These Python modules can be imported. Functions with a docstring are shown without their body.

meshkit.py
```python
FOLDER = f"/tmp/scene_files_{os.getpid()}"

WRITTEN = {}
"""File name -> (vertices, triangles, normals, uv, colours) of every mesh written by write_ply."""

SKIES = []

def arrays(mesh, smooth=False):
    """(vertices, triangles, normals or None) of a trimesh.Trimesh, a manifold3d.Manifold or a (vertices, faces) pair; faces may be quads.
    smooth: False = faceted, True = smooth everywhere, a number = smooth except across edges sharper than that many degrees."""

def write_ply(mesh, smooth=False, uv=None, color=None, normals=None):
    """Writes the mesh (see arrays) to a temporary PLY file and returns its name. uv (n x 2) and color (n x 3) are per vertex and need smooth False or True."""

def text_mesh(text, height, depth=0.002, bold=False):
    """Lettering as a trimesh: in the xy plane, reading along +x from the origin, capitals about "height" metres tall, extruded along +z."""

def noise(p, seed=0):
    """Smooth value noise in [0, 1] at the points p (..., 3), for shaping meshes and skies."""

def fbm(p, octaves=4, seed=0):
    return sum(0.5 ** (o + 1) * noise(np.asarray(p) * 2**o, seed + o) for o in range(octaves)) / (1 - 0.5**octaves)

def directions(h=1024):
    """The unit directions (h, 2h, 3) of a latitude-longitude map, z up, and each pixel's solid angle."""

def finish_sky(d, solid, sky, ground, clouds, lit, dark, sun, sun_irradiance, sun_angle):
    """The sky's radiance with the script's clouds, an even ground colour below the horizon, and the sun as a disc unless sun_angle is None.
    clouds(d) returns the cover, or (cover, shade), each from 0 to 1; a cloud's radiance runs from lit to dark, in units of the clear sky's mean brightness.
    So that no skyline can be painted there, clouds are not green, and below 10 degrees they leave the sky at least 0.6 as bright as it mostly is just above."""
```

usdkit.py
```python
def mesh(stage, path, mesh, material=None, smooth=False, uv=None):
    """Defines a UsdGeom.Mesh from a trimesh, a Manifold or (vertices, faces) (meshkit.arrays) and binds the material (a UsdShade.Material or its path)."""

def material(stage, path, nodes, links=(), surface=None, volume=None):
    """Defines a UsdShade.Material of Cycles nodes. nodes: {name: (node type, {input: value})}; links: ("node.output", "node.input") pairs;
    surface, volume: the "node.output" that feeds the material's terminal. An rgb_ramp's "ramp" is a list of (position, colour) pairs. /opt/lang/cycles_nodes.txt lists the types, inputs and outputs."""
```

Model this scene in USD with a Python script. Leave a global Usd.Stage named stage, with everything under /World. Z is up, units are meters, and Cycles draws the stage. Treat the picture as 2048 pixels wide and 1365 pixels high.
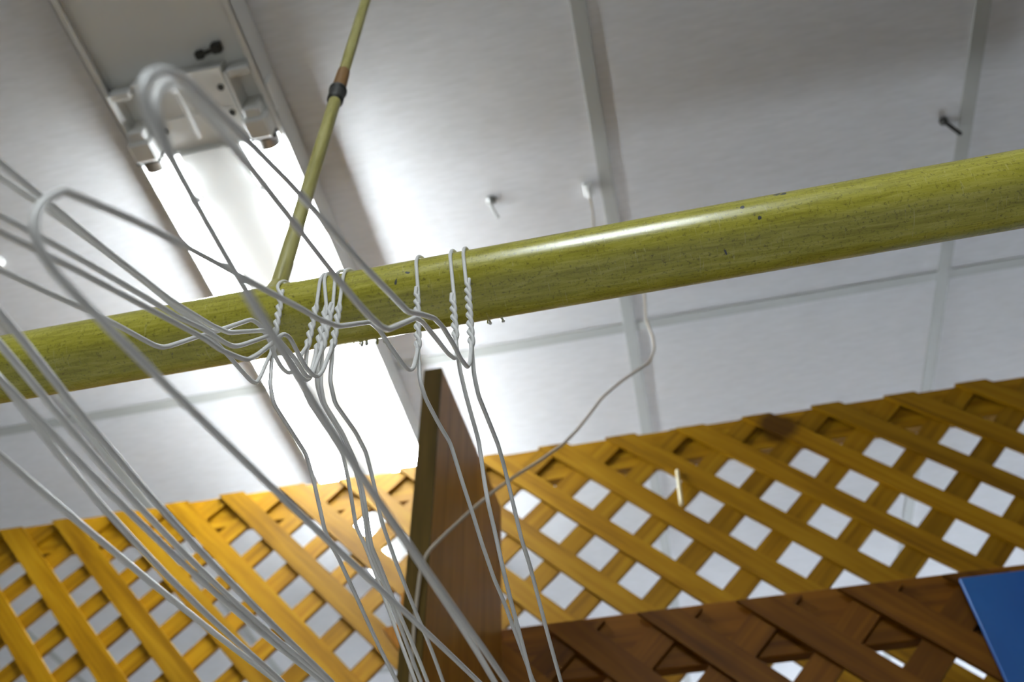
import math
import numpy as np, trimesh, shapely
from shapely import affinity
from shapely.geometry import Polygon, LineString, box as sbox
import usdkit
from pxr import Usd, UsdGeom, UsdLux, UsdShade, Sdf, Gf

stage = Usd.Stage.CreateInMemory()
UsdGeom.SetStageUpAxis(stage, 'Z'); UsdGeom.SetStageMetersPerUnit(stage, 1.0)
UsdGeom.Xform.Define(stage, '/World')
CAM_H = 1.35                                   # the camera stands this high over the floor, at x = y = 0
# ---------------------------------------------------------------- camera, light
RIGHT = (0.97810919, 0.20766312, -0.01335815)
UPV = (0.16426732, -0.7311161, 0.66218238)
FWD = (-0.1277445, 0.64988098, 0.74922364)
EXPOSURE = 0.60
DOME = 0.008; DOME_COLOR = (1.0, 1.0, 1.0)
WINDOW = 85.0; WINDOW_COLOR = (0.77, 0.87, 1.03)
TUBE = 57.0; TUBE_FAR = 66.0; TUBE_COLOR = (0.92, 1.0, 1.06)
cam = UsdGeom.Camera.Define(stage, '/World/camera')
cam.CreateHorizontalApertureAttr(36.0); cam.CreateVerticalApertureAttr(36.0 * 1365 / 2048)
cam.CreateFocalLengthAttr(1740.0 / 2048 * 36.0)
cam.CreateFStopAttr(14.5); cam.CreateFocusDistanceAttr(0.335)
cam.CreateExposureAttr(EXPOSURE)
cam.CreateClippingRangeAttr((0.01, 100.0))
cam.AddTransformOp().Set(Gf.Matrix4d(*RIGHT, 0, *UPV, 0, *[-x for x in FWD], 0, 0, 0, CAM_H, 1))
dome = UsdLux.DomeLight.Define(stage, '/World/daylight')
dome.CreateIntensityAttr(DOME); dome.CreateColorAttr(Gf.Vec3f(*DOME_COLOR))
WX0, WX1, WZ0, WZ1, WY = -0.6, 3.4, 0.45, 2.15, 3.70            # the shop window in the far wall, below the picture
win = UsdLux.RectLight.Define(stage, '/World/window_light')
win.CreateWidthAttr(WX1 - WX0); win.CreateHeightAttr(WZ1 - WZ0); win.CreateIntensityAttr(WINDOW); win.CreateColorAttr(Gf.Vec3f(*WINDOW_COLOR))
win.AddTransformOp().Set(Gf.Matrix4d(1, 0, 0, 0, 0, 0, 1, 0, 0, -1, 0, 0, (WX0 + WX1) / 2, WY + 0.05, (WZ0 + WZ1) / 2, 1))

# ---------------------------------------------------------------- materials
def mat(name, nodes, links, surface='p.BSDF'):
    return usdkit.material(stage, '/World/Looks/' + name, nodes, links, surface=surface)

def plain(name, color, rough=0.5, metallic=0.0, **kw):
    return mat(name, {'p': ('principled_bsdf', dict(base_color=color, roughness=rough, metallic=metallic, **kw))}, [])

def grain(name, c0, c1, c2, rot, rough=0.5):
    """wood: a stretched noise along the board, with a per-piece tone"""
    return mat(name, {
        't': ('texture_coordinate', {}),
        'r': ('vector_rotate', {'rotate_type': 'y_axis', 'angle': rot}),
        'm': ('mapping', {'scale': (4.0, 45.0, 75.0)}),
        'n': ('noise_texture', {'scale': 1.0, 'detail': 4.0, 'roughness': 0.6, 'distortion': 0.4}),
        'c': ('rgb_ramp', {'ramp': [(0.3, c0), (0.5, c1), (0.72, c2)]}),
        'o': ('object_info', {}),
        'v': ('map_range', {'from_min': 0.0, 'from_max': 1.0, 'to_min': 0.78, 'to_max': 1.12}),
        'h': ('hsv', {}),
        'kd': ('vector_math', {'math_type': 'distance', 'vector2': (0.228, 1.147, 0.996 + CAM_H)}),
        'kr': ('map_range', {'from_min': 0.024, 'from_max': 0.040, 'to_min': 0.85, 'to_max': 0.0, 'clamp': True}),
        'k': ('mix_color', {'b': (0.05, 0.018, 0.003)}),
        'b': ('bump', {'strength': 0.25, 'distance': 0.002}),
        'p': ('principled_bsdf', {'roughness': rough, 'specular_ior_level': 0.12})},
        [('t.object', 'r.vector'), ('r.vector', 'm.vector'), ('m.vector', 'n.vector'), ('n.fac', 'c.fac'), ('o.random', 'v.value'),
         ('v.result', 'h.value'), ('c.color', 'h.color'), ('h.color', 'k.a'), ('t.object', 'kd.vector1'), ('kd.value', 'kr.value'), ('kr.result', 'k.fac'), ('k.result', 'p.base_color'), ('n.fac', 'b.height'), ('b.normal', 'p.normal')])

M = {}
M['tile'] = mat('ceiling_board', {
    't': ('texture_coordinate', {}), 'm': ('mapping', {'scale': (26.0, 160.0, 60.0)}),
    'n': ('noise_texture', {'scale': 1.0, 'detail': 5.0, 'roughness': 0.65}),
    'c': ('rgb_ramp', {'ramp': [(0.3, (0.70, 0.70, 0.70)), (0.7, (0.79, 0.79, 0.80))]}),
    'b': ('bump', {'strength': 0.35, 'distance': 0.0015}),
    'p': ('principled_bsdf', {'roughness': 0.8})},
    [('t.object', 'm.vector'), ('m.vector', 'n.vector'), ('n.fac', 'c.fac'), ('c.color', 'p.base_color'), ('n.fac', 'b.height'), ('b.normal', 'p.normal')])
M['tbar'] = plain('grid_enamel', (0.49, 0.50, 0.47), 0.45)
M['enamel'] = plain('white_enamel', (0.80, 0.80, 0.77), 0.35)
M['socket'] = plain('white_plastic', (0.78, 0.78, 0.75), 0.4)
M['dark'] = plain('dark_metal', (0.035, 0.035, 0.03), 0.5)
M['capmetal'] = plain('cap_metal', (0.45, 0.45, 0.43), 0.35, 0.8)
M['tube'] = mat('lit_tube', {'e': ('emission', {'color': TUBE_COLOR, 'strength': TUBE})}, [], surface='e.emission')
M['tube_far'] = mat('lit_tube_far', {'e': ('emission', {'color': TUBE_COLOR, 'strength': TUBE_FAR})}, [], surface='e.emission')
M['vinyl'] = mat('white_vinyl', {'p': ('principled_bsdf', {'base_color': (0.87, 0.86, 0.82), 'roughness': 0.42})}, [])
M['rod'] = mat('yellow_green_paint', {
    't': ('texture_coordinate', {}),
    'm1': ('mapping', {'scale': (40.0, 420.0, 420.0), 'rotation': (0.0, 0.06, 0.05)}),
    'n1': ('noise_texture', {'scale': 1.0, 'detail': 6.0, 'roughness': 0.7, 'distortion': 0.6}),
    'c1': ('rgb_ramp', {'ramp': [(0.25, (0.27, 0.24, 0.022)), (0.5, (0.48, 0.44, 0.050)), (0.75, (0.66, 0.61, 0.14))]}),
    # fine scratches that cross the brush marks
    'm2': ('mapping', {'scale': (900.0, 60.0, 120.0), 'rotation': (0.5, 0.35, 0.9)}),
    'n2': ('noise_texture', {'scale': 1.0, 'detail': 2.0, 'roughness': 0.5, 'distortion': 1.2}),
    'c2': ('rgb_ramp', {'ramp': [(0.66, (0, 0, 0)), (0.70, (1, 1, 1))]}),
    'x2': ('mix_color', {'b': (0.66, 0.62, 0.22)}),
    's2': ('math', {'math_type': 'multiply', 'value2': 0.45}),
    # dark specks of dirt
    'n4': ('noise_texture', {'scale': 650.0, 'detail': 4.0, 'roughness': 0.7}),
    'c4': ('rgb_ramp', {'ramp': [(0.54, (0, 0, 0)), (0.72, (0.8, 0.8, 0.8))]}),
    'x4': ('mix_color', {'b': (0.10, 0.085, 0.02)}),
    # chips down to the grey steel
    'n3': ('noise_texture', {'scale': 95.0, 'detail': 2.5, 'roughness': 0.55, 'distortion': 0.5}),
    'c3': ('rgb_ramp', {'ramp': [(0.735, (0, 0, 0)), (0.745, (1, 1, 1))]}),
    'x3': ('mix_color', {'b': (0.085, 0.09, 0.085)}),
    'b': ('bump', {'strength': 0.2, 'distance': 0.0005}),
    'p': ('principled_bsdf', {'roughness': 0.24, 'specular_ior_level': 0.45, 'coat_weight': 0.35, 'coat_roughness': 0.24, 'coat_ior': 1.6})},
    [('t.object', 'm1.vector'), ('m1.vector', 'n1.vector'), ('n1.fac', 'c1.fac'),
     ('t.object', 'm2.vector'), ('m2.vector', 'n2.vector'), ('n2.fac', 'c2.fac'), ('c2.color', 's2.value1'), ('s2.value', 'x2.fac'), ('c1.color', 'x2.a'),
     ('t.object', 'n4.vector'), ('n4.fac', 'c4.fac'), ('c4.color', 'x4.fac'), ('x2.result', 'x4.a'),
     ('t.object', 'n3.vector'), ('n3.fac', 'c3.fac'), ('c3.color', 'x3.fac'), ('x4.result', 'x3.a'),
     ('x3.result', 'p.base_color'), ('n1.fac', 'b.height'), ('b.normal', 'p.normal')])
M['strut'] = mat('pale_yellow_paint', {
    't': ('texture_coordinate', {}), 'm': ('mapping', {'scale': (260.0, 260.0, 26.0)}),
    'n': ('noise_texture', {'scale': 1.0, 'detail': 4.0, 'roughness': 0.6}),
    'c': ('rgb_ramp', {'ramp': [(0.28, (0.27, 0.24, 0.05)), (0.5, (0.43, 0.39, 0.12)), (0.7, (0.52, 0.48, 0.19))]}),
    'p': ('principled_bsdf', {'roughness': 0.4})},
    [('t.object', 'm.vector'), ('m.vector', 'n.vector'), ('n.fac', 'c.fac'), ('c.color', 'p.base_color')])
M['rust'] = plain('rusty_brown', (0.24, 0.12, 0.03), 0.6)
W0, W1, W2 = (0.18, 0.078, 0.001), (0.275, 0.132, 0.002), (0.36, 0.188, 0.006)
M['slat_front'] = grain('lattice_wood', W0, W1, W2, -math.pi / 4, 0.5)
M['slat_back'] = grain('lattice_wood_crossing', W0, W1, W2, math.pi / 4, 0.5)
D0, D1, D2 = (0.10, 0.034, 0.001), (0.16, 0.056, 0.0015), (0.22, 0.084, 0.003)  # lattice wood darkened: the lower panel's shade is put into the colour
M['shaded_front'] = grain('shaded_lattice_wood', D0, D1, D2, -math.pi / 4, 0.5)
M['shaded_back'] = grain('shaded_lattice_wood_crossing', D0, D1, D2, math.pi / 4, 0.5)
M['shaded_rail'] = grain('shaded_rail_wood', D0, D1, D2, 0.0, 0.5)
M['rail'] = grain('rail_wood', W0, W1, W2, 0.0, 0.5)
M['board'] = grain('brown_board', (0.27, 0.118, 0.016), (0.37, 0.168, 0.026), (0.47, 0.225, 0.045), math.pi / 2, 0.38)
M['edge'] = grain('shaded_edge_wood', (0.08, 0.048, 0.006), (0.12, 0.072, 0.008), (0.17, 0.10, 0.014), math.pi / 2, 0.5)  # board's narrow front face, its shade painted as a darker tone
M['paper'] = plain('cream_strip', (0.75, 0.66, 0.42), 0.6)
M['blue'] = mat('blue_print', {
    't': ('texture_coordinate', {}), 'n': ('noise_texture', {'scale': 5.0, 'detail': 2.0}),
    'c': ('rgb_ramp', {'ramp': [(0.3, (0.010, 0.075, 0.30)), (0.7, (0.014, 0.115, 0.36))]}),
    'p': ('principled_bsdf', {'roughness': 0.3})},
    [('t.object', 'n.vector'), ('n.fac', 'c.fac'), ('c.color', 'p.base_color')])
M['cord'] = plain('beige_cord', (0.46, 0.39, 0.30), 0.7)
M['floor'] = mat('floor_vinyl', {
    't': ('texture_coordinate', {}), 'n': ('noise_texture', {'scale': 3.0, 'detail': 4.0}),
    'c': ('rgb_ramp', {'ramp': [(0.3, (0.50, 0.49, 0.47)), (0.7, (0.60, 0.59, 0.57))]}),
    'p': ('principled_bsdf', {'roughness': 0.5})},
    [('t.object', 'n.vector'), ('n.fac', 'c.fac'), ('c.color', 'p.base_color')])
M['wall'] = plain('white_wall', (0.74, 0.74, 0.73), 0.7)
M['brown'] = plain('brown_bead', (0.13, 0.05, 0.025), 0.5)

# ---------------------------------------------------------------- helpers
used = {}
def numbered(parent, name):
    k = (parent, name); i = used.get(k, 0); used[k] = i + 1
    return name if i == 0 else '%s_%03d' % (name, i)

def thing(name, label=None, category=None, group=None, kind=None):
    x = UsdGeom.Xform.Define(stage, '/World/' + numbered('/World', name)); tag(x.GetPrim(), label, category, group, kind)
    return x.GetPrim()

def tag(p, label=None, category=None, group=None, kind=None):
    for k, v in (('label', label), ('category', category), ('group', group), ('kind', kind)):
        if v: p.SetCustomDataByKey(k, v)
    return p

def obj(name, mesh, material, parent=None, smooth=False, label=None, category=None, group=None, kind=None):
    """one mesh prim; shapes are written in metres from the camera's eye and stand CAM_H over the floor"""
    path = str(parent.GetPath()) if parent else '/World'
    if isinstance(mesh, (list, tuple)): mesh = trimesh.util.concatenate(list(mesh))
    mesh = mesh.copy(); mesh.apply_translation((0, 0, CAM_H))
    m = usdkit.mesh(stage, path + '/' + numbered(path, name), mesh, material, smooth=smooth)
    return tag(m.GetPrim(), label, category, group, kind)

def bx(x0, x1, y0, y1, z0, z1, bevel=0.0):
    if bevel <= 0:
        m = trimesh.creation.box((x1 - x0, y1 - y0, z1 - z0)); m.apply_translation(((x0 + x1) / 2, (y0 + y1) / 2, (z0 + z1) / 2)); return m
    b = min(bevel, (x1 - x0) / 3, (y1 - y0) / 3, (z1 - z0) / 3)
    pts = []
    for sx in (0, 1):
        for sy in (0, 1):
            for sz in (0, 1):
                c = np.array([x0 if sx == 0 else x1, y0 if sy == 0 else y1, z0 if sz == 0 else z1]); s = np.array([1 - 2 * sx, 1 - 2 * sy, 1 - 2 * sz]) * b
                for k in range(3):
                    q = c + s; q[k] = c[k]; pts.append(q)
    return trimesh.convex.convex_hull(np.array(pts))

def tube(P, r, sides=10, cap=True):
    """a round wire along the points P; r a number or one per point; rounded ends"""
    P = np.asarray(P, float); keep = np.r_[True, np.linalg.norm(np.diff(P, axis=0), axis=1) > 1e-6]; P = P[keep]
    R = np.broadcast_to(r, (len(keep),))[keep].astype(float)
    T = np.gradient(P, axis=0); T /= np.linalg.norm(T, axis=1)[:, None]
    if cap:
        a, b = P[0] - T[0] * R[0] * 0.6, P[-1] + T[-1] * R[-1] * 0.6
        P = np.vstack([a, P, b]); R = np.r_[R[0] * 0.5, R, R[-1] * 0.5]; T = np.vstack([T[:1], T, T[-1:]])
    n0 = np.cross(T[0], (0, 0, 1.0) if abs(T[0][2]) < 0.9 else (1.0, 0, 0)); n0 /= np.linalg.norm(n0)
    V = []; th = np.arange(sides) / sides * 2 * np.pi
    for p, t, rr in zip(P, T, R):
        n0 = n0 - t * (n0 @ t); n0 /= np.linalg.norm(n0); b0 = np.cross(t, n0)
        V.append(p + rr * (np.cos(th)[:, None] * n0 + np.sin(th)[:, None] * b0))
    V = np.vstack(V); F = []; k = len(P)
    i = np.arange(sides); j = (i + 1) % sides
    for q in range(k - 1):
        F.append(np.stack([q * sides + i, q * sides + j, (q + 1) * sides + j], 1)); F.append(np.stack([q * sides + i, (q + 1) * sides + j, (q + 1) * sides + i], 1))
    V = np.vstack([V, P[0], P[-1]]); a, b = len(V) - 2, len(V) - 1
    F.append(np.stack([np.full(sides, a), j, i], 1)); F.append(np.stack([np.full(sides, b), (k - 1) * sides + i, (k - 1) * sides + j], 1))
    return trimesh.Trimesh(V, np.vstack(F), process=False)

def fine(P, step=0.0015, soft=0.0):
    """resample a polyline evenly and round its corners"""
    P = np.asarray(P, float); d = np.r_[0, np.cumsum(np.linalg.norm(np.diff(P, axis=0), axis=1))]
    s = np.linspace(0, d[-1], max(3, int(d[-1] / step) + 1)); Q = np.stack([np.interp(s, d, P[:, k]) for k in range(P.shape[1])], 1)
    for _ in range(int(round((soft / step) ** 2 * 2))):
        Q[1:-1] = 0.25 * Q[:-2] + 0.5 * Q[1:-1] + 0.25 * Q[2:]
    return Q

def prism(poly, y0, y1):
    """extrude a polygon given in (x, z) along y"""
    m = trimesh.creation.extrude_polygon(poly, y1 - y0, engine='earcut')
    V = m.vertices; return trimesh.Trimesh(np.stack([V[:, 0], V[:, 2] + y0, V[:, 1]], 1), m.faces[:, ::-1])

# ---------------------------------------------------------------- the room
ZC = 1.335                                      # ceiling grid, over the camera
rng = np.random.default_rng(5)
floor = obj('floor', bx(-5, 5, -4, 5, -CAM_H - 0.1, -CAM_H), M['floor'], kind='structure', label='pale vinyl floor of the room, below the picture')
wz0, wz1 = WZ0 - CAM_H, WZ1 - CAM_H
wall = obj('wall_back', [bx(-5, WX0, 3.66, 3.78, -CAM_H, ZC + 0.1), bx(WX1, 5, 3.66, 3.78, -CAM_H, ZC + 0.1), bx(WX0, WX1, 3.66, 3.78, -CAM_H, wz0), bx(WX0, WX1, 3.66, 3.78, wz1, ZC + 0.1)], M['wall'], kind='structure', label='white wall far behind the wooden lattice')
wf = thing('window_1', 'white framed shop window in the wall behind the lattice', kind='structure')
for a, b_, c_, d_ in ((WX0, WX0 + 0.05, wz0, wz1), (WX1 - 0.05, WX1, wz0, wz1), (WX0 + 0.05, WX1 - 0.05, wz0, wz0 + 0.05), (WX0 + 0.05, WX1 - 0.05, wz1 - 0.05, wz1), ((WX0 + WX1) / 2 - 0.02, (WX0 + WX1) / 2 + 0.02, wz0 + 0.05, wz1 - 0.05)):
    obj('frame_bar', bx(a, b_, 3.67, 3.72, c_, d_, 0.004), M['enamel'], wf)
ceiling = thing('ceiling', 'white suspended ceiling of large boards in a pale metal grid', kind='structure')
XS = [-0.597 + 0.61 * k for k in range(-4, 6)]
YS = [1.175 + 1.22 * k for k in range(-3, 3)]
for i in range(len(XS) - 1):
    for j in range(len(YS) - 1):
        dz = rng.uniform(0, 0.0012)
        obj('ceiling_tile', bx(XS[i] + 0.004, XS[i + 1] - 0.004, YS[j] + 0.004, YS[j + 1] - 0.004, ZC + 0.0022 + dz, ZC + 0.016 + dz, 0.002), M['tile'], ceiling)
for x in XS:
    obj('grid_runner', [bx(x - 0.012, x + 0.012, YS[0], YS[-1], ZC, ZC + 0.002, 0.0004), bx(x - 0.002, x + 0.002, YS[0], YS[-1], ZC + 0.002, ZC + 0.035)], M['tbar'], ceiling)
for y in YS:
    for i in range(len(XS) - 1):
        obj('grid_cross_tee', [bx(XS[i] + 0.0115, XS[i + 1] - 0.0115, y - 0.012, y + 0.012, ZC + 0.001, ZC + 0.003, 0.0004),
                               bx(XS[i] + 0.003, XS[i + 1] - 0.003, y - 0.002, y + 0.002, ZC + 0.003, ZC + 0.035)], M['tbar'], ceiling)

# ---------------------------------------------------------------- fluorescent fixtures
FX, FW = -0.606, 0.127                          # centre line and half width
ZP, ZR_ = 1.296, 1.272                          # housing plate, lower edge of its rims
def fixture(label, FX, Y0, YL0, YL1, Y1, tube_mat):
    light = thing('fluorescent_light', label, 'ceiling light')
    obj('housing', [bx(FX - FW + 0.002, FX + FW - 0.002, Y0, Y1, ZP, ZC - 0.0005, 0.002)], M['enamel'], light)
    for s in (-1, 1):
        xx = FX + s * FW
        obj('side_rim', [bx(min(xx, xx - s * 0.003), max(xx, xx - s * 0.003), Y0, Y1, ZR_, ZC - 0.0005, 0.0008),
                         bx(min(xx, xx - s * 0.011), max(xx, xx - s * 0.011), Y0, Y1, ZR_, ZR_ + 0.003, 0.0008)], M['enamel'], light)
    # wiring cover between the tubes
    prof = Polygon([(FX - 0.066, ZP), (FX - 0.052, 1.262), (FX + 0.052, 1.262), (FX + 0.066, ZP)])
    obj('ballast_cover', prism(prof, YL0 - 0.012, YL1 + 0.02), M['enamel'], light)
    cover_end = prism(Polygon([(FX - 0.074, ZP), (FX - 0.070, 1.270), (FX + 0.070, 1.270), (FX + 0.074, ZP)]), YL0 - 0.135, YL0 - 0.014)
    plate = obj('junction_plate', [cover_end, bx(FX - 0.074, FX + 0.074, YL0 - 0.138, YL0 - 0.134, 1.266, ZP, 0.0008), bx(FX - 0.070, FX + 0.070, YL0 - 0.072, YL0 - 0.069, 1.2685, 1.271), bx(FX - 0.070, FX + 0.070, YL0 - 0.016, YL0 - 0.012, 1.266, 1.272)], M['enamel'], light)
    obj('latch', [bx(FX - 0.012, FX - 0.005, YL0 - 0.122, YL0 - 0.032, 1.264, 1.271, 0.002), tube(fine([(FX - 0.0085, YL0 - 0.119, 1.266), (FX - 0.0085, YL0 - 0.119, 1.260)], 0.001), 0.005, 12)], M['socket'], plate)
    for sx, yy in ((-0.060, YL0 - 0.097), (-0.058, YL0 - 0.054), (0.060, YL0 - 0.105), (0.060, YL0 - 0.062)):
        obj('screw_hole', trimesh.creation.cylinder(0.0052, 0.003, sections=14, transform=trimesh.transformations.translation_matrix((FX + sx, yy, 1.2695))), M['dark'], plate)
    for s in (-1, 1):
        tx = FX + s * 0.097; tz = 1.2665
        ly = 0.0
        obj('lamp_tube', tube(fine([(tx, YL0, tz), (tx, YL1, tz)], 0.02), 0.019, 20), tube_mat, light, smooth=40, label='glowing white fluorescent tube')
        for y_ in (YL0 - 0.018, YL1 - 0.002):
            obj('tube_end_cap', tube(fine([(tx, y_, tz), (tx, y_ + 0.02, tz)], 0.01), 0.0192, 20, cap=False), M['capmetal'], light, smooth=40)
        for y_ in (YL0 - 0.055, YL1 + 0.018):
            so = obj('lamp_socket', [bx(tx - 0.020, tx + 0.020, y_, y_ + 0.036, 1.244, ZP, 0.004), bx(tx - 0.014, tx + 0.014, y_ - 0.016, y_ + 0.004, 1.250, ZP, 0.003)], M['socket'], light)
            obj('contact', bx(tx - 0.021, tx + 0.021, y_ + 0.0355, y_ + 0.0395, 1.247, ZP - 0.01, 0.001), M['dark'], so)
        obj('end_clip', [bx(tx - 0.018, tx + 0.018, YL0 - 0.131, YL0 - 0.119, 1.262, ZP, 0.002), bx(tx - 0.018, tx - 0.014, YL0 - 0.131, YL0 - 0.062, 1.256, ZP, 0.001)], M['enamel'], light)
        for yy in (YL0 + 0.063, YL0 + 0.55, YL0 + 1.02):
            obj('tube_clip', [bx(FX + s * 0.060 - 0.006, FX + s * 0.060 + 0.006, yy, yy + 0.012, 1.255, 1.275, 0.002)], M['socket'], light)
    obj('housing_joint', bx(FX + FW - 0.001, FX + FW + 0.006, YL0 - 0.097, YL0 - 0.052, ZR_ - 0.001, ZR_ + 0.03, 0.002), M['socket'], light)

fixture('long white two-tube fluorescent fixture glowing on the ceiling at left', FX, -0.62, 0.597, 1.79, 1.86, M['tube'])
# the next fixture, behind the camera: its reflection is the pale streak along the top of the rail
fixture('two-tube fluorescent fixture behind the camera, mirrored as a streak on the yellow rail', 0.013, -2.15, -1.95, -0.76, -0.69, M['tube_far'])
# dark spring clip on the unlit half of the housing
c = thing('spring_clip', 'small dark metal clip on the unlit grey part of the light fixture', 'clip')
obj('clip_body', [bx(-0.570, -0.557, 0.438, 0.450, 1.283, ZP - 0.0002, 0.002), bx(-0.541, -0.526, 0.431, 0.446, 1.281, ZP - 0.0002, 0.002)], M['dark'], c)
obj('clip_bar', tube(fine([(-0.5635, 0.444, 1.286), (-0.5335, 0.4385, 1.285)], 0.004), 0.0035, 8), M['dark'], c)

# ---------------------------------------------------------------- clothes rod and its support
YR, ZR, RR = 0.2429, 0.3236, 0.017
th = np.linspace(0, 2 * np.pi, 73)[:-1]
xs = np.linspace(-1.3, 1.2, 126)
DRIPS = ((-0.1155, 0.0034), (-0.1275, 0.0018), (-0.1246, 0.0014), (-0.0618, 0.0020))
rod = thing('clothes_rod', 'thick clothes rail painted yellow green, scratched and chipped, crossing the picture', 'clothes rail')
obj('pipe', tube(np.stack([xs, np.full_like(xs, YR), np.full_like(xs, ZR)], 1), RR, 64), M['rod'], rod, smooth=50)
for x, l in DRIPS:
    p = np.array([x, YR + 0.0131, ZR - 0.0106])
    obj('paint_drip', tube(fine([p + (0, -0.0006, 0.0012), p + (0, 0.0003, -l * 0.5), p + (0, 0.0004, -l)], 0.0004), 0.00035, 6), M['rod'], rod)
sup = thing('rod_support', 'thin pale yellow vertical tube rising from the clothes rail to the ceiling', 'support tube')
SX = -0.1685
obj('lower_tube', tube(fine([(SX, YR, ZR + RR - 0.004), (SX, YR, 0.566)], 0.01), 0.0042, 20), M['strut'], sup, smooth=50)
obj('upper_tube', tube(fine([(SX, YR, 0.575), (SX, YR, ZC)], 0.01), 0.0040, 20), M['strut'], sup, smooth=50)
obj('weld', tube(fine([(SX, YR, ZR + RR - 0.003), (SX, YR, ZR + RR + 0.012)], 0.001), np.linspace(0.0085, 0.0046, 16), 20), M['strut'], sup, smooth=60)
obj('coupling', [tube(fine([(SX, YR, 0.560), (SX, YR, 0.574)], 0.001), 0.0056, 20), tube(fine([(SX, YR, 0.5735), (SX, YR, 0.576)], 0.001), 0.0063, 20)], M['dark'], sup, smooth=50, label='dark coupling ring')
obj('rust_sleeve', tube(fine([(SX, YR, 0.576), (SX, YR, 0.606)], 0.001), np.linspace(0.0050, 0.0044, 31), 20), M['rust'], sup, smooth=50, label='rusty brown sleeve')

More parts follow.
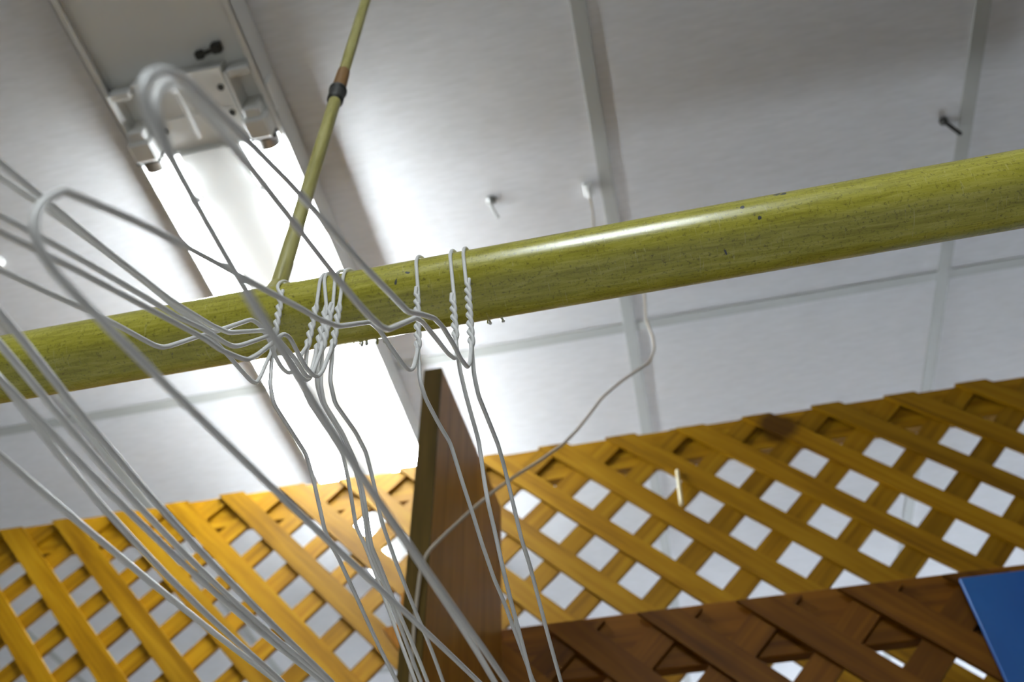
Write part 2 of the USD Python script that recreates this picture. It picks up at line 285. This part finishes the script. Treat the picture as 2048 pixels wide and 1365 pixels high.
# ---------------------------------------------------------------- wire hangers
# (base of the neck, lean to the side, turn about the vertical, neck length, where the hook leaves the front of the rod,
#  near shoulder, far shoulder, bottom bar with both corners: 0.1 mm along the hanger and up, from the base of the neck)
HANGERS = [
 ([-0.0605, 0.2237, 0.2597], -0.067, 0.035, 0.0399, [-0.0664, 0.2284, 0.3318],
  [(-1777,-1366),(-1599,-1237),(-1475,-1152),(-1357,-1078),(-1159,-960),(-1074,-908),(-998,-859),(-915,-804),(-848,-761),(-773,-710),(-759,-697),(-644,-571),(-519,-441),(-504,-428),(-430,-376),(-404,-361),(-294,-314),(-178,-282),(-101,-236),(-93,-230),(-87,-222),(-46,-153),(0,0)],
  [(0,-10),(9,-160),(11,-169),(17,-177),(55,-223),(62,-229),(71,-231),(81,-231),(351,-221),(361,-222),(370,-225),(433,-255),(449,-266),(519,-324),(592,-392),(674,-465),(682,-470),(691,-473),(788,-500),(806,-507),(815,-512),(956,-607),(1073,-682),(1159,-731),(1275,-790),(1780,-914)],
  [(-1777,-1366),(-1795,-1381),(-1811,-1401),(-1825,-1427),(-1835,-1454),(-1843,-1483),(-1845,-1510),(-1843,-1525),(-1841,-1531),(-1838,-1536),(-1833,-1540),(-1828,-1542),(-1815,-1543),(-1622,-1550),(-1512,-1550),(-1392,-1546),(-1272,-1539),(-1153,-1529),(-1023,-1516),(-894,-1500),(-646,-1466),(-83,-1378),(56,-1359),(146,-1347),(1711,-1218),(1801,-1210),(1830,-1204),(1847,-1199),(1864,-1190),(1879,-1178),(1906,-1150),(1936,-1112),(1945,-1096),(1948,-1088),(1950,-1072),(1949,-1064),(1944,-1048),(1931,-1023),(1898,-973),(1878,-952),(1863,-942),(1846,-933),(1819,-924),(1780,-914)]),
 ([-0.0673, 0.2237, 0.2657], -0.085, 0.03, 0.0238, [-0.0726, 0.2284, 0.3325],
  [(-1761,-1376),(-1644,-1318),(-1527,-1262),(-1354,-1182),(-1135,-1083),(-1063,-1048),(-1019,-1025),(-932,-976),(-858,-926),(-814,-886),(-788,-855),(-547,-521),(-482,-459),(-466,-447),(-312,-353),(-147,-257),(-115,-233),(-45,-176),(-5,-118),(0,-109),(3,-100),(3,-90),(0,0)],
  [(0,-10),(33,-147),(36,-156),(41,-164),(98,-221),(113,-234),(190,-280),(261,-318),(269,-324),(274,-331),(293,-399),(310,-497),(339,-573),(348,-590),(418,-662),(499,-764),(519,-786),(610,-866),(733,-953),(859,-1052),(1780,-959)],
  [(-1761,-1376),(-1774,-1402),(-1785,-1430),(-1793,-1458),(-1795,-1477),(-1794,-1495),(-1793,-1504),(-1787,-1520),(-1777,-1532),(-1765,-1541),(-1751,-1546),(-1733,-1549),(-1685,-1552),(-1575,-1554),(-1455,-1552),(-1365,-1548),(-1266,-1541),(-1166,-1533),(-1056,-1522),(-858,-1499),(-382,-1438),(-252,-1423),(-143,-1413),(-3,-1401),(156,-1393),(226,-1388),(1004,-1323),(1801,-1255),(1829,-1250),(1847,-1244),(1862,-1235),(1876,-1222),(1888,-1208),(1905,-1183),(1928,-1151),(1943,-1126),(1950,-1109),(1953,-1101),(1954,-1084),(1952,-1076),(1946,-1059),(1928,-1025),(1900,-985),(1887,-972),(1881,-967),(1865,-959),(1848,-956),(1820,-956),(1780,-959)]),
 ([-0.083, 0.2237, 0.264], -0.083, 0.12, 0.0345, [-0.089, 0.2284, 0.3375],
  [(-1617,-1325),(-1549,-1267),(-1488,-1215),(-1425,-1166),(-1361,-1118),(-1255,-1042),(-993,-858),(-863,-764),(-763,-697),(-748,-685),(-656,-607),(-641,-593),(-441,-344),(-427,-329),(-419,-324),(-374,-302),(-356,-295),(-256,-283),(-148,-264),(-129,-258),(-95,-237),(-81,-223),(-57,-191),(-52,-183),(-48,-174),(-18,-78),(0,0)],
  [(0,-10),(14,-180),(18,-188),(24,-196),(61,-230),(69,-235),(78,-238),(188,-250),(208,-251),(318,-249),(327,-250),(336,-254),(468,-376),(547,-438),(651,-533),(757,-608),(774,-619),(783,-623),(821,-636),(849,-646),(904,-671),(963,-708),(1075,-773),(1211,-857),(1780,-732)],
  [(-1617,-1325),(-1635,-1372),(-1640,-1391),(-1643,-1410),(-1643,-1439),(-1639,-1456),(-1635,-1465),(-1625,-1479),(-1619,-1485),(-1604,-1493),(-1595,-1496),(-1577,-1499),(-1538,-1497),(-1409,-1483),(-1260,-1466),(-932,-1422),(-635,-1379),(-1,-1281),(266,-1241),(1794,-1027),(1822,-1021),(1840,-1015),(1856,-1006),(1863,-1000),(1876,-987),(1898,-955),(1940,-887),(1950,-862),(1952,-845),(1951,-837),(1945,-820),(1927,-786),(1899,-747),(1886,-734),(1879,-729),(1864,-723),(1847,-721),(1819,-724),(1780,-732)]),
 ([-0.1208, 0.2237, 0.2743], -0.043, 0.045, 0.0267, [-0.124, 0.2284, 0.3354],
  [(-1459,-1242),(-1266,-1117),(-789,-824),(-762,-809),(-690,-775),(-591,-706),(-552,-675),(-545,-668),(-539,-660),(-498,-592),(-430,-458),(-387,-367),(-376,-351),(-370,-343),(-362,-337),(-336,-323),(-327,-320),(-317,-320),(-237,-327),(-197,-328),(-187,-328),(-149,-318),(-130,-312),(-113,-302),(-89,-284),(-82,-277),(-77,-268),(-52,-214),(0,0)],
  [(0,-10),(19,-190),(23,-198),(29,-206),(81,-253),(89,-257),(99,-258),(109,-257),(307,-225),(407,-230),(427,-232),(436,-235),(444,-240),(532,-308),(646,-421),(661,-434),(780,-487),(845,-513),(1027,-570),(1124,-597),(1288,-640),(1365,-663),(1440,-689),(1542,-729),(1780,-803)],
  [(-1459,-1242),(-1695,-1392),(-1712,-1403),(-1721,-1408),(-1738,-1418),(-1764,-1431),(-1792,-1439),(-1826,-1444),(-1836,-1444),(-1838,-1442),(-1839,-1440),(-1837,-1438),(-1829,-1430),(-1815,-1422),(-1798,-1416),(-1770,-1409),(-1721,-1405),(-1711,-1404),(-1701,-1404),(-1671,-1403),(-1431,-1395),(-1371,-1394),(-1321,-1395),(-1151,-1405),(-1021,-1409),(-861,-1410),(-691,-1407),(-502,-1398),(-292,-1384),(-63,-1365),(286,-1332),(346,-1328),(1725,-1292),(1785,-1290),(1814,-1288),(1833,-1284),(1849,-1277),(1862,-1267),(1879,-1245),(1906,-1193),(1945,-1112),(1953,-1085),(1954,-1076),(1954,-1057),(1948,-1029),(1932,-982),(1896,-889),(1888,-871),(1879,-855),(1867,-841),(1860,-836),(1845,-826),(1818,-815),(1780,-803)]),
 ([-0.1254, 0.2237, 0.2741], -0.002, 0.045, 0.0239, [-0.1277, 0.2284, 0.3333],
  [(-1420,-1090),(-1284,-1006),(-1163,-935),(-953,-818),(-820,-747),(-695,-664),(-588,-609),(-546,-581),(-531,-568),(-495,-520),(-366,-329),(-353,-314),(-337,-303),(-319,-293),(-233,-269),(-154,-253),(-104,-253),(-84,-251),(-66,-244),(-58,-238),(-39,-215),(-34,-207),(-30,-198),(-24,-148),(0,0)],
  [(0,-10),(40,-155),(46,-174),(52,-182),(59,-189),(95,-224),(103,-229),(112,-231),(122,-231),(292,-223),(312,-225),(451,-249),(470,-255),(552,-312),(576,-330),(671,-434),(715,-489),(721,-496),(729,-501),(738,-505),(777,-515),(817,-523),(856,-533),(971,-567),(1068,-593),(1282,-644),(1360,-664),(1437,-686),(1542,-718),(1780,-783)],
  [(-1420,-1090),(-1702,-1263),(-1762,-1300),(-1794,-1322),(-1816,-1339),(-1825,-1348),(-1827,-1353),(-1828,-1356),(-1826,-1360),(-1817,-1364),(-1802,-1367),(-1774,-1369),(-1744,-1369),(-1305,-1341),(-1245,-1339),(-1205,-1340),(-1025,-1347),(-875,-1349),(-694,-1347),(-514,-1339),(-404,-1332),(-295,-1324),(-175,-1313),(-56,-1300),(173,-1272),(480,-1227),(530,-1221),(1119,-1192),(1729,-1165),(1789,-1161),(1818,-1158),(1837,-1154),(1853,-1146),(1868,-1136),(1886,-1114),(1925,-1057),(1944,-1023),(1950,-1006),(1952,-997),(1952,-980),(1945,-953),(1933,-926),(1903,-864),(1893,-847),(1882,-831),(1869,-818),(1862,-813),(1846,-804),(1818,-794),(1780,-783)]),
 ([-0.1277, 0.2237, 0.2731], -0.012, 0.045, 0.0257, [-0.1333, 0.2284, 0.3302],
  [(-1487,-955),(-1143,-820),(-859,-696),(-806,-668),(-641,-574),(-584,-533),(-560,-515),(-386,-308),(-370,-296),(-336,-276),(-327,-271),(-308,-267),(-199,-253),(-89,-242),(-70,-236),(-43,-224),(-34,-219),(-27,-212),(-11,-188),(-6,-179),(-4,-170),(-6,-120),(0,0)],
  [(0,-10),(54,-150),(59,-159),(67,-164),(112,-187),(131,-193),(150,-194),(301,-189),(321,-190),(469,-216),(489,-221),(506,-232),(587,-291),(601,-304),(689,-414),(728,-473),(734,-480),(742,-485),(780,-498),(830,-510),(955,-546),(1079,-585),(1155,-611),(1391,-694),(1780,-823)],
  [(-1487,-955),(-1701,-1039),(-1737,-1054),(-1754,-1064),(-1768,-1075),(-1775,-1082),(-1786,-1097),(-1803,-1132),(-1837,-1215),(-1846,-1243),(-1849,-1261),(-1849,-1270),(-1849,-1279),(-1845,-1297),(-1829,-1332),(-1795,-1392),(-1784,-1407),(-1771,-1419),(-1764,-1423),(-1748,-1429),(-1730,-1431),(-1711,-1430),(-1203,-1385),(-1153,-1382),(-953,-1377),(-813,-1371),(-654,-1361),(-484,-1348),(-265,-1327),(-36,-1301),(172,-1272),(439,-1231),(488,-1225),(1107,-1174),(1725,-1126),(1814,-1117),(1842,-1110),(1859,-1102),(1874,-1092),(1896,-1072),(1922,-1042),(1939,-1020),(1946,-1004),(1947,-996),(1947,-980),(1945,-972),(1938,-955),(1923,-930),(1896,-889),(1876,-868),(1862,-856),(1845,-847),(1818,-836),(1780,-823)]),
 ([-0.1326, 0.2237, 0.2772], -0.021, 0.045, 0.0267, [-0.1353, 0.2284, 0.3371],
  [(-1444,-975),(-1310,-905),(-1193,-847),(-1084,-797),(-918,-724),(-853,-698),(-768,-666),(-651,-607),(-590,-573),(-577,-558),(-543,-509),(-413,-306),(-397,-293),(-354,-268),(-345,-265),(-335,-264),(-275,-262),(-265,-263),(-256,-266),(-211,-288),(-191,-291),(-161,-293),(-152,-293),(-142,-290),(-114,-280),(-105,-276),(-97,-270),(-76,-249),(-70,-241),(-67,-231),(-47,-143),(-23,-66),(0,0)],
  [(0,-10),(32,-198),(35,-207),(41,-214),(49,-219),(95,-239),(104,-242),(114,-243),(313,-220),(434,-215),(453,-215),(462,-218),(470,-224),(559,-305),(678,-442),(685,-448),(693,-452),(802,-473),(841,-483),(943,-524),(1290,-656),(1780,-834)],
  [(-1444,-975),(-1719,-1118),(-1736,-1128),(-1752,-1139),(-1772,-1159),(-1795,-1192),(-1824,-1244),(-1834,-1269),(-1837,-1286),(-1835,-1303),(-1832,-1311),(-1823,-1327),(-1806,-1350),(-1786,-1370),(-1771,-1381),(-1754,-1388),(-1736,-1392),(-1717,-1394),(-1187,-1388),(-1137,-1391),(-988,-1407),(-878,-1415),(-748,-1421),(-607,-1422),(-437,-1419),(-247,-1410),(-67,-1397),(232,-1369),(292,-1366),(1795,-1357),(1823,-1354),(1840,-1350),(1855,-1341),(1862,-1336),(1873,-1322),(1891,-1288),(1940,-1178),(1950,-1151),(1953,-1133),(1954,-1123),(1950,-1095),(1939,-1057),(1893,-925),(1886,-907),(1877,-891),(1866,-876),(1859,-870),(1844,-860),(1817,-848),(1780,-834)]),
 ([-0.1486, 0.2237, 0.2782], -0.095, 0.09, 0.0384, [-0.1573, 0.2284, 0.3375],
  [(-1225,-1024),(-1088,-941),(-893,-819),(-823,-780),(-664,-695),(-631,-672),(-617,-658),(-587,-618),(-445,-400),(-439,-392),(-431,-386),(-386,-364),(-368,-357),(-279,-339),(-151,-319),(-102,-306),(-94,-302),(-86,-295),(-79,-289),(-73,-281),(-51,-214),(-27,-107),(0,0)],
  [(0,-10),(21,-189),(24,-199),(28,-207),(62,-257),(69,-263),(78,-266),(88,-267),(178,-274),(358,-286),(368,-288),(376,-293),(384,-299),(450,-360),(580,-526),(593,-541),(611,-548),(746,-589),(868,-636),(1082,-722),(1147,-747),(1213,-770),(1319,-803),(1780,-939)],
  [(-1225,-1024),(-1653,-1284),(-1703,-1317),(-1725,-1337),(-1745,-1359),(-1775,-1398),(-1789,-1422),(-1795,-1438),(-1795,-1453),(-1793,-1460),(-1785,-1474),(-1773,-1487),(-1759,-1499),(-1743,-1507),(-1734,-1510),(-1706,-1514),(-1667,-1513),(-1018,-1461),(-678,-1441),(-388,-1420),(-69,-1392),(340,-1350),(1748,-1240),(1818,-1233),(1845,-1226),(1862,-1218),(1877,-1207),(1898,-1186),(1924,-1156),(1940,-1133),(1947,-1118),(1949,-1110),(1948,-1094),(1946,-1085),(1939,-1069),(1919,-1035),(1897,-1002),(1877,-981),(1862,-970),(1846,-961),(1818,-951),(1780,-939)]),
]

LABELS = [
 'white wire hanger nearest the right end, its neck rightmost of all on the rail',
 'white wire hanger just left of the rightmost one, second neck from the right',
 'white wire hanger with a lone neck, third from the right on the rail',
 'white wire hanger with the rightmost neck of the tight middle cluster',
 'white wire hanger second from the right within the tight middle cluster of necks',
 'white wire hanger third from the right within the tight middle cluster of necks',
 'white wire hanger with the leftmost neck of the tight middle cluster',
 'white wire hanger leftmost on the rail, its hook beside the thin yellow support tube']
WR = 0.00085
for (base, roll, yaw, nl, tang, sh, fa, bb), label in zip(HANGERS, LABELS):
    B = np.array(base); u = np.array([math.sin(yaw), math.cos(yaw), 0]); v = np.array([math.sin(roll), 0, math.cos(roll)])
    side = np.cross(u, v)
    P = lambda q: B + np.outer(np.array(q)[:, 0] * 1e-4, u) + np.outer(np.array(q)[:, 1] * 1e-4, v)
    h = thing('wire_hanger', label, 'clothes hanger', 'white wire hangers on the yellow rail')
    S, F, Bar = P(sh), P(fa), P(bb)
    # the two wires wind round each other up the neck
    turns = nl / 0.0112; a = np.linspace(0, 1, int(turns * 16) + 2)
    hel = lambda ph, top: np.array([B + v * (nl * k) + WR * 0.98 * (math.cos(2 * math.pi * turns * k + ph) * u + math.sin(2 * math.pi * turns * k + ph) * side) for k in a]) 
    h0, h1 = hel(math.pi, 0), hel(0.0, 0)
    obj('neck_twist', [tube(np.vstack([fine([S[-2] * 0.25 + S[-1] * 0.75, h0[0]], 0.0006)[:-1], h0, h0[-1] + v * 0.005 + side * 0.0004]), WR, 10), tube(h1, WR, 10)], M['vinyl'], h, smooth=60)
    # hook: from the neck up the front of the rod, over it and down behind
    tp = h1[-1]; sl = (tang[0] - B[0]) / max(tang[2] - B[2], 1e-3); rr = RR + WR + 0.0003
    arc = []
    for t in np.linspace(math.pi * 0.98, -math.pi * 0.22, 40):
        y, z = YR + rr * math.cos(t), ZR + (rr + (0.0012 if t < 2.4 else 0)) * math.sin(t)
        arc.append((tang[0] + sl * 0.5 * (z - tang[2]) + 0.004 * max(0, (math.pi / 2 + 0.5 - t)), y, z))
    arc = np.array(arc); arc = arc[arc[:, 2] > tp[2] + 0.002] if len(arc) else arc
    obj('hook', tube(fine(np.vstack([tp, arc]), 0.0010, 0.0025), WR, 10), M['vinyl'], h, smooth=60)
    obj('shoulder', tube(fine(S, 0.0012, 0.0012), WR, 10), M['vinyl'], h, smooth=60)
    obj('shoulder', tube(fine(np.vstack([h1[0], F]), 0.0012, 0.0012), WR, 10), M['vinyl'], h, smooth=60)
    obj('bottom_bar', tube(fine(Bar, 0.0015, 0.003), WR, 10), M['vinyl'], h, smooth=60)

# ---------------------------------------------------------------- wooden lattice
def lattice(label, x0, x1, z0, z1, y, px, pz, hx, hz, rail=0.065, jag=1.0, width=0.0345, thick=0.0065, seed=0, rails=True, posts=(), wood=('slat_front', 'slat_back', 'rail')):
    """slats at 45 degrees in two layers; px, pz the spacing along x and z, (hx, hz) the centre of one hole; y the front face"""
    g = np.random.default_rng(seed)
    t = thing('lattice_panel', label, 'lattice')
    area = (z0, z1)
    for layer, s in ((0, -1), (1, 1)):
        d = np.array([px, s * pz]); d /= np.linalg.norm(d); nrm = np.array([-d[1], d[0]])
        step = px; cs = []
        # slats run half way between the rows of holes
        k0 = int(math.floor((x0 - hx) / px)) - int((z1 - z0) / pz) - 3; k1 = int(math.ceil((x1 - hx) / px)) + int((z1 - z0) / pz) + 3
        for k in range(k0, k1):
            cx = hx + (k + 0.5) * px + g.uniform(-0.0012, 0.0012)
            w = width / 2 + g.uniform(-0.0008, 0.0008)
            c0 = np.array([cx, hz]); A = c0 - d * 8; C = c0 + d * 8
            strip = Polygon([A + nrm * w, C + nrm * w, C - nrm * w, A - nrm * w])
            cut = strip.intersection(sbox(x0, z0, x1, z1 + jag * g.uniform(-0.004, 0.003)))
            if cut.is_empty or cut.area < 2e-4: continue
            yy = y + layer * (thick + 0.0003)
            m = prism(cut, yy, yy + thick)
            obj('slat', m, M[wood[layer]], t)
    if rails:
        yb = y + 2 * thick + 0.0006
        obj('rail', bx(x0, x1, yb, yb + 0.018, z1 - rail, z1 + (0.0085 if jag == 0 else 0.007), 0.001), M[wood[2]], t)
        obj('rail', bx(x0, x1, yb, yb + 0.018, z0, z0 + 0.08, 0.0015), M[wood[2]], t)
        for px_ in posts:
            obj('post', bx(px_ - 0.02, px_ + 0.02, yb + 0.018, yb + 0.056, -CAM_H + 0.001, z1 - 0.02, 0.002), M[wood[2]], t)
    return t

YB = 1.145                                      # the high lattice
lattice('tall orange brown lattice panel left of the brown board, under the bright tubes', -1.75, -0.285, -0.42, 1.025, YB, 0.0995 * YB, 0.1026 * YB, -0.621 * YB, 0.802 * YB, rail=0.065, seed=1, posts=(-1.72,))
lattice('tall orange brown lattice panel right of the brown board with white ceiling behind its holes', -0.282, 1.25, -0.42, 1.025, YB, 0.1026 * YB, 0.1015 * YB, -0.087 * YB, 0.797 * YB, rail=0.065, seed=2, posts=(1.22,))
YF = 0.957                                      # the lower one in front
lattice('lower lattice panel at bottom right, its shade painted into the wood colour, behind the blue sign', -0.215, 1.05, -0.42, 0.5695, YF, 0.1228 * YF, 0.1215 * YF, (-0.15 + 0.0265 + 0.0614) * YF, 0.581 * YF, rail=0.068, jag=0.0, seed=3, posts=(1.02,), wood=('shaded_front', 'shaded_back', 'shaded_rail'))

# ---------------------------------------------------------------- board, bracket, sign
b = thing('divider_board', 'upright brown board standing between the two lattice panels, top end cut square', 'board')
V = np.array([(x, y, z) for (x, y) in ((-0.2404, 0.681), (-0.2189, 0.681), (-0.2080, 0.955), (-0.2295, 0.955)) for z in (-CAM_H + 0.001, 0.7555)])
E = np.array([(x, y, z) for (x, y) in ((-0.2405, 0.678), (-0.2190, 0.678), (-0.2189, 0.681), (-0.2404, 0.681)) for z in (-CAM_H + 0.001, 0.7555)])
obj('front_edge', trimesh.convex.convex_hull(E), M['edge'], b, label='front edge of the board with its shade painted in')
obj('board', trimesh.convex.convex_hull(V), M['board'], b)
br = Polygon([(-0.2305, 0.624), (-0.2900, 0.6205), (-0.3330, 0.6190), (-0.3305, 0.575), (-0.3530, 0.5725), (-0.311, 0.520), (-0.311, 0.42), (-0.2305, 0.42)])
obj('wood_bracket', prism(br, 0.925, 0.955), M['board'], label='stepped reddish brown wood block fixed to the left side of the brown board', category='wood block')
s = thing('blue_sign', 'plain deep blue sign board hung on the lower lattice at bottom right', 'sign')
obj('sign_panel', bx(0.3265, 0.93, 0.945, 0.951, 0.16, 0.5555, 0.0008), M['blue'], s)

# ---------------------------------------------------------------- hooks, screws and the hanging cord
def hook(name, label, cat, p, tip, r, m, head=None, group=None):
    t = thing(name, label, cat, group=group); p = np.array(p); tip = np.array(tip)
    obj('shank', tube(fine([p, tip], 0.002), r, 10), m, t, smooth=50)
    obj('head', trimesh.creation.icosphere(2, r * 1.9), head or m, t) if False else obj('head', tube(fine([p + (0, 0, 0.0), p - (0, 0, 0.006)], 0.001), r * 1.9, 14), head or m, t, smooth=50)
    return t
hook('ceiling_screw', 'dark screw hanging crooked from the ceiling at right, over the yellow rail', 'screw', (0.584, 0.832, ZC + 0.001), (0.612, 0.858, ZC - 0.010), 0.0034, M['dark'])
t = thing('ceiling_hook', 'small grey cup hook in the ceiling near the middle, right of the light', 'hook')
p = np.array([-0.1945, 0.822, ZC + 0.003])
obj('base', tube(fine([p, p - (0, 0, 0.004)], 0.001), 0.0095, 14), M['capmetal'], t, smooth=50)
obj('hook', tube(fine([p, p + (0, 0, -0.016), p + (0.004, 0.012, -0.024), p + (0.006, 0.026, -0.020), p + (0.006, 0.030, -0.010)], 0.001, 0.003), 0.0026, 8), M['tbar'], t, smooth=50)
t = thing('ceiling_hook', 'small white plastic hook on the ceiling bar holding the beige cord', 'hook')
p = np.array([-0.020, 0.832, ZC + 0.001])
obj('base', bx(p[0] - 0.009, p[0] + 0.009, p[1] - 0.012, p[1] + 0.016, ZC - 0.006, ZC + 0.001, 0.002), M['socket'], t)
obj('hook', tube(fine([p + (0, -0.004, -0.004), p + (0, -0.002, -0.016), p + (0, 0.010, -0.018), p + (0, 0.014, -0.009)], 0.001, 0.002), 0.0035, 8), M['socket'], t, smooth=50)
t = thing('ceiling_hook', 'white hook with a brown bead at the far left edge of the picture', 'hook')
p = np.array([-1.128, 0.752, ZC + 0.003])
obj('base', tube(fine([p, p - (0, 0, 0.010)], 0.001), 0.012, 14), M['socket'], t, smooth=50)
obj('bead', trimesh.creation.icosphere(2, 0.0085).apply_translation(p + (0, 0.006, -0.018)), M['brown'], t, smooth=True)

t = thing('paper_strip', 'small cream strip dangling from a slat of the right lattice', 'strip')
obj('strip', tube(fine([(0.0478, 1.1395, 0.925), (0.0465, 1.1385, 0.900), (0.0437, 1.1390, 0.856)], 0.004), 0.0030, 8), M['paper'], t, smooth=60)
R3 = np.array([RIGHT, -np.array(UPV), FWD]).T    # image ray -> room, used once to lay out the cord's bends
def at(px, py, y):
    w = R3 @ np.array([px - 1024.0, py - 682.5, 1740.0]); return w * (y / w[1])
cordpx = [(1186, 425, .840), (1188, 470, .838), (1215, 520, .836), (1262, 550, .834), (1289, 585, .832), (1292, 640, .828), (1306, 675, .822), (1309, 700, .818), (1298, 726, .812), (1270, 744, .80), (1240, 765, .79),
          (1205, 795, .775), (1180, 828, .765), (1155, 860, .755), (1125, 890, .74), (1080, 922, .72), (1030, 953, .70), (985, 985, .672), (935, 1028, .668), (890, 1070, .666), (855, 1105, .665), (842, 1135, .665), (836, 1180, .666), (828, 1250, .668), (822, 1365, .670)]
cp = [at(*q) for q in cordpx]; cp = [np.array([-0.020, 0.842, ZC - 0.016])] + cp + [cp[-1] + (0, 0, -0.25)]
obj('hanging_cord', tube(fine(cp, 0.004, 0.006), 0.0017, 8), M['cord'], smooth=60, label='thin kinked beige cord hanging from a ceiling hook down past the brown board', category='cord')
